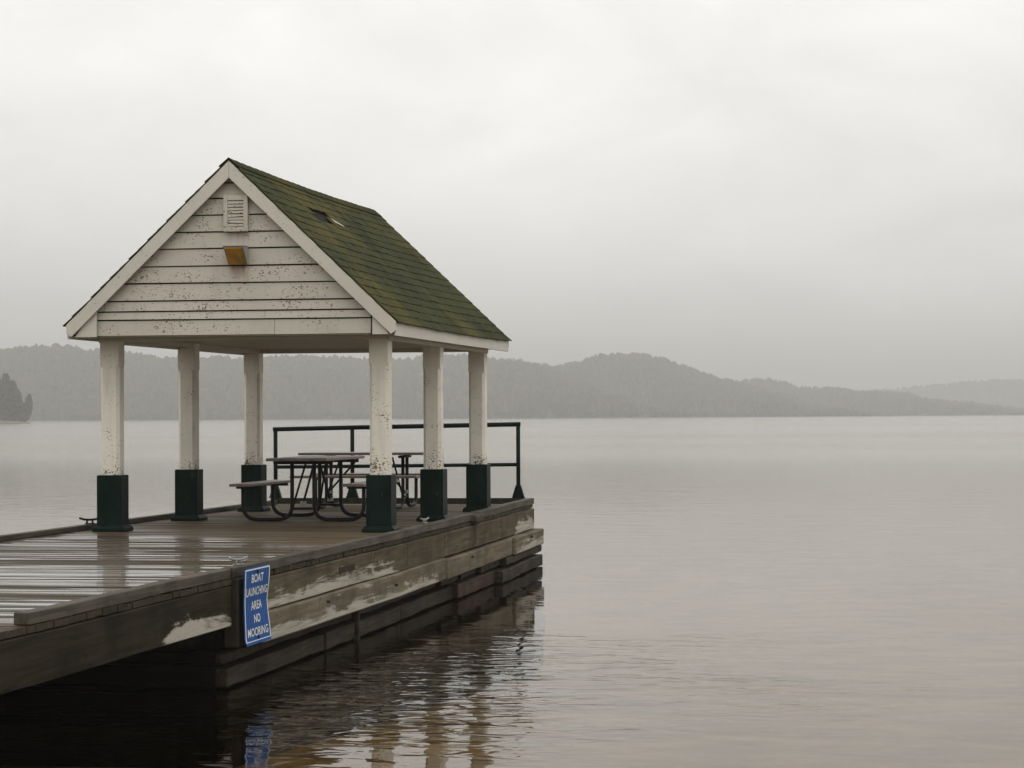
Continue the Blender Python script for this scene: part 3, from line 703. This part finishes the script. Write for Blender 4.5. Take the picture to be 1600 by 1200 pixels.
# floodlight under the vent
fl = thing('wall_floodlight', (1.48, -.51, 2.76), 'amber floodlight on the gable boards below the louvred vent', 'lamp')
geo('housing', [(1.376, -.525, 2.676), (1.577, -.525, 2.676), (1.577, -.508, 2.846), (1.376, -.508, 2.846), (1.376, -.540, 2.667), (1.579, -.540, 2.667), (1.587, -.715, 2.836), (1.376, -.715, 2.836)], [(0, 1, 2, 3), (4, 7, 6, 5), (0, 4, 5, 1), (1, 5, 6, 2), (2, 6, 7, 3), (3, 7, 4, 0)], M['housing'], fl, bevel=.004)
geo('lens', [(1.386, -.552, 2.672), (1.566, -.552, 2.672), (1.572, -.708, 2.823), (1.386, -.708, 2.823), (1.386, -.558, 2.666), (1.566, -.558, 2.666), (1.572, -.714, 2.817), (1.386, -.714, 2.817)], BF, M['lens'], fl)
box('visor', 1.370, 1.592, -.722, -.57, 2.840, 2.848, M['housing'], fl, .002)

# ------------------------------------------------------------------ railing at the dock end
rail = thing('end_railing', (1.25, 7.93, .08), 'dark green pipe railing across the far end of the dock', 'railing')
ry = 7.92; XR, XL = 2.87, -.395
for x0, zt in ((XR, 1.04), (.65, 1.005), (XL, .985)):
    p = tube('post', [(x0, ry, .085), (x0, ry, zt)], .027, M['green'], rail)
    prism('post_shoe', [(x0-.085, .083), (x0+.085, .083), (x0+.075, .105), (x0+.032, .25), (x0-.032, .25), (x0-.075, .105)], 'y', ry-.034, ry+.034, M['green'], rail, .003)
tube('top_rail', [(XL-.03, ry, .992), (.65, ry, 1.012), (XR+.03, ry, 1.046)], .030, M['green'], rail)
tube('mid_rail', [(XL, ry, .492), (.65, ry, .500), (XR, ry, .520)], .024, M['green'], rail)

# ------------------------------------------------------------------ picnic tables
def picnic(cx, cy, turn, length, sep, label):
    t = thing('picnic_table', (cx, cy, 0), label, 'table', 'picnic tables under the pavilion')
    def T(x, y, z): return (cx+x, cy+y, z) if not turn else (cx-y, cy+x, z)
    def plank(name, x0, x1, y0, y1, z0, z1):
        V = [T(x, y, z) for z in (z0, z1) for x, y in ((x0, y0), (x1, y0), (x1, y1), (x0, y1))]
        geo(name, V, BF, M['table'], t, bevel=.005)
    h = length/2
    for k in range(4): plank('top_plank', -.345+k*.1735, -.345+k*.1735+.167, -h+rnd.uniform(0, .012), h-rnd.uniform(0, .012), .672, .704)
    for s in (-1, 1):
        for k in range(2): a = s*(.63+.005)+(k-1)*.126; plank('bench_plank', a, a+.121, -h+rnd.uniform(0, .01), h, .393, .424)
    for s in (-1, 1):
        yy = s*sep/2
        for q in (-1, 1):
            P = rounded([T(q*.685, yy, .388), T(q*.685, yy, .024), T(q*.125, yy, .024), T(q*.125, yy, .665)], .17, 7)
            tube('leg', P, .022, M['steel'], t)
            tube('bench_bracket', [T(q*.50, yy, .378), T(q*.76, yy, .378)], .016, M['steel'], t)
        tube('cross_bar', [T(-.335, yy, .650), T(.335, yy, .650)], .018, M['steel'], t)
        tube('spreader', [T(-.125, yy, .145), T(.125, yy, .145)], .014, M['steel'], t)
        tube('brace', [T(0, yy, .20), T(0, yy-s*sep*.42, .662)], .013, M['steel'], t)
        plank2 = [T(x, y_, z) for z in (.18, .225) for x, y_ in ((-.03, yy-.03), (.03, yy-.03), (.03, yy+.03), (-.03, yy+.03))]
        geo('brace_clamp', plank2, BF, M['galv'], t, bevel=.004)
        tube('brace', [T(-.125, yy, .14), T(-.01, yy-s*.16, .64)], .012, M['steel'], t)
picnic(1.385, 3.03, False, 1.86, 1.26, 'nearer picnic table with black tube legs, end towards the shore')
picnic(1.14, 6.62, True, 1.62, .99, 'farther picnic table standing crosswise in front of the railing')

# ------------------------------------------------------------------ sign
def sign_pt(s, t):
    """s 0..1 along the dock (near to far), t 0..1 from the top"""
    bend = -.014*max(0, 1-abs(t-.45)/.42)*(.45+.75*s)+.004*math.sin(t*9)*s
    return Vector((3.416+bend+.012*(t > .9)*(t-.9)*10, -7.285+.70*s, .066-.555*t))
def sign():
    t = thing('mooring_sign', (3.41, -6.93, -.49), 'bent blue metal sign reading BOAT LAUNCHING AREA NO MOORING on the dock side', 'sign')
    n, m = 8, 22; V = []; F = []
    for d in (0., -.004):
        for j in range(m+1):
            for i in range(n+1):
                s, q = i/n, j/m
                # rounded corners
                s2 = s if (.04 < q < .96) else min(max(s, .03), .97)
                p = sign_pt(s2, q); V.append((p.x+d, p.y, p.z))
    w_ = n+1; o_ = w_*(m+1)
    for j in range(m):
        for i in range(n): a = j*w_+i; F += [(a, a+1, a+w_+1, a+w_), (o_+a, o_+a+w_, o_+a+w_+1, o_+a+1)]
    for j in range(m): F += [(j*w_, j*w_+w_, o_+j*w_+w_, o_+j*w_), (j*w_+n, o_+j*w_+n, o_+j*w_+w_+n, j*w_+w_+n)]
    for i in range(n): F += [(i, o_+i, o_+i+1, i+1), (m*w_+i, m*w_+i+1, o_+m*w_+i+1, o_+m*w_+i)]
    geo('panel', V, F, M['blue'], t, smooth=False)
    # border line
    V = []; F = []
    def seg(a, b, nn):
        for k in range(nn):
            s0 = (a[0]+(b[0]-a[0])*k/nn, a[1]+(b[1]-a[1])*k/nn, a[2]+(b[2]-a[2])*k/nn, a[3]+(b[3]-a[3])*k/nn)
            s1 = (a[0]+(b[0]-a[0])*(k+1)/nn, a[1]+(b[1]-a[1])*(k+1)/nn, a[2]+(b[2]-a[2])*(k+1)/nn, a[3]+(b[3]-a[3])*(k+1)/nn)
            o2 = len(V)
            for (x_, y_) in ((s0[0], s0[1]), (s1[0], s1[1]), (s1[2], s1[3]), (s0[2], s0[3])):
                p = sign_pt(x_, y_); V.append((p.x+.0025, p.y, p.z))
            F.append((o2, o2+1, o2+2, o2+3))
    b0, b1, c0, c1 = .022, .052, .016, .034
    seg((b0, c0, b0, c1), (1-b0, c0, 1-b0, c1), 8); seg((b0, 1-c1-.014, b0, 1-c0-.022), (1-b0, 1-c1-.014, 1-b0, 1-c0-.022), 8)
    seg((b0, c1, b1, c1), (b0, 1-c1-.014, b1, 1-c1-.014), 22); seg((1-b1, c1, 1-b0, c1), (1-b1, 1-c1-.014, 1-b0, 1-c1-.014), 22)
    geo('border', V, F, M['lettering'], t)
    for txt, tc_, wd in (('BOAT', .145, .46), ('LAUNCHING', .315, .84), ('AREA', .50, .44), ('NO', .675, .25), ('MOORING', .845, .78)):
        cu_ = bpy.data.curves.new('lettering', 'FONT'); cu_.body = txt; cu_.size = 1; cu_.resolution_u = 3; cu_.offset = .016
        tmp = bpy.data.objects.new('tmp', cu_); col.objects.link(tmp)
        dg = bpy.context.evaluated_depsgraph_get(); me = tmp.evaluated_get(dg).to_mesh()
        A = np.array([v.co[:] for v in me.vertices]); Fs = [tuple(p.vertices) for p in me.polygons]
        tmp.to_mesh_clear(); bpy.data.objects.remove(tmp); bpy.data.curves.remove(cu_)
        mn, mx = A.min(0), A.max(0); hh = .112
        V = []
        for a in A:
            s = .5+((a[0]-mn[0])/(mx[0]-mn[0])-.5)*wd; q = tc_+hh/2-(a[1]-mn[1])/(mx[1]-mn[1])*hh
            p = sign_pt(s, q); V.append((p.x+.003, p.y, p.z))
        geo('lettering', V, Fs, M['lettering'], t)
    for q in (.062, .925):
        p = sign_pt(.5, q); tube('bolt', [(p.x+.001, p.y, p.z), (p.x+.010, p.y, p.z)], .011, M['steel'], t, 8)
sign()

# ------------------------------------------------------------------ mooring cleats
def cleat(x, y, z, ang, sc_, label):
    t = thing('mooring_cleat', (x, y, z), label, 'cleat', 'mooring cleats along the dock edges')
    c, s = math.cos(ang), math.sin(ang)
    def P(a, b, h): return (x+(a*c-b*s)*sc_, y+(a*s+b*c)*sc_, z+h*sc_)
    V = [P(a, b, h) for h in (0, .012) for a, b in ((-.05, -.025), (.05, -.025), (.05, .025), (-.05, .025))]
    geo('base', V, BF, M['galv' if 'metal' in label else 'steel'], t, bevel=.003)
    mt = M['galv' if 'metal' in label else 'steel']
    for a in (-.03, .03): tube('stem', [P(a, 0, .008), P(a*.9, 0, .045)], .011*sc_, mt, t, 8)
    tube('horn', [P(-.11, 0, .066), P(-.06, 0, .050), P(0, 0, .046), P(.06, 0, .050), P(.11, 0, .066)], .0115*sc_, mt, t, 8)
cleat(-.40, .45, .052, R(28), 1.0, 'dark cleat on the left curb beside the front left column')
cleat(3.285, -6.98, .078, R(60), .85, 'pale metal cleat on the curb above the blue sign')
cleat(3.19, .25, .078, R(75), .8, 'small metal cleat on the curb between two right columns')

# ------------------------------------------------------------------ mist over the lake
bx = box('haze', -5800, 5800, -5800, 5800, -6.5, 84, None, None, 0)
t = NT('mist'); pv = t.n('ShaderNodeVolumePrincipled'); pv.inputs['Color'].default_value = (.60, .602, .592, 1)
pv.inputs['Density'].default_value = .00046; pv.inputs['Anisotropy'].default_value = 0.0
t.l(pv.outputs[0], t.out.inputs['Volume']); bx.data.materials.append(t.m); tag(bx, 'thin pale mist hanging over the lake', kind='stuff')
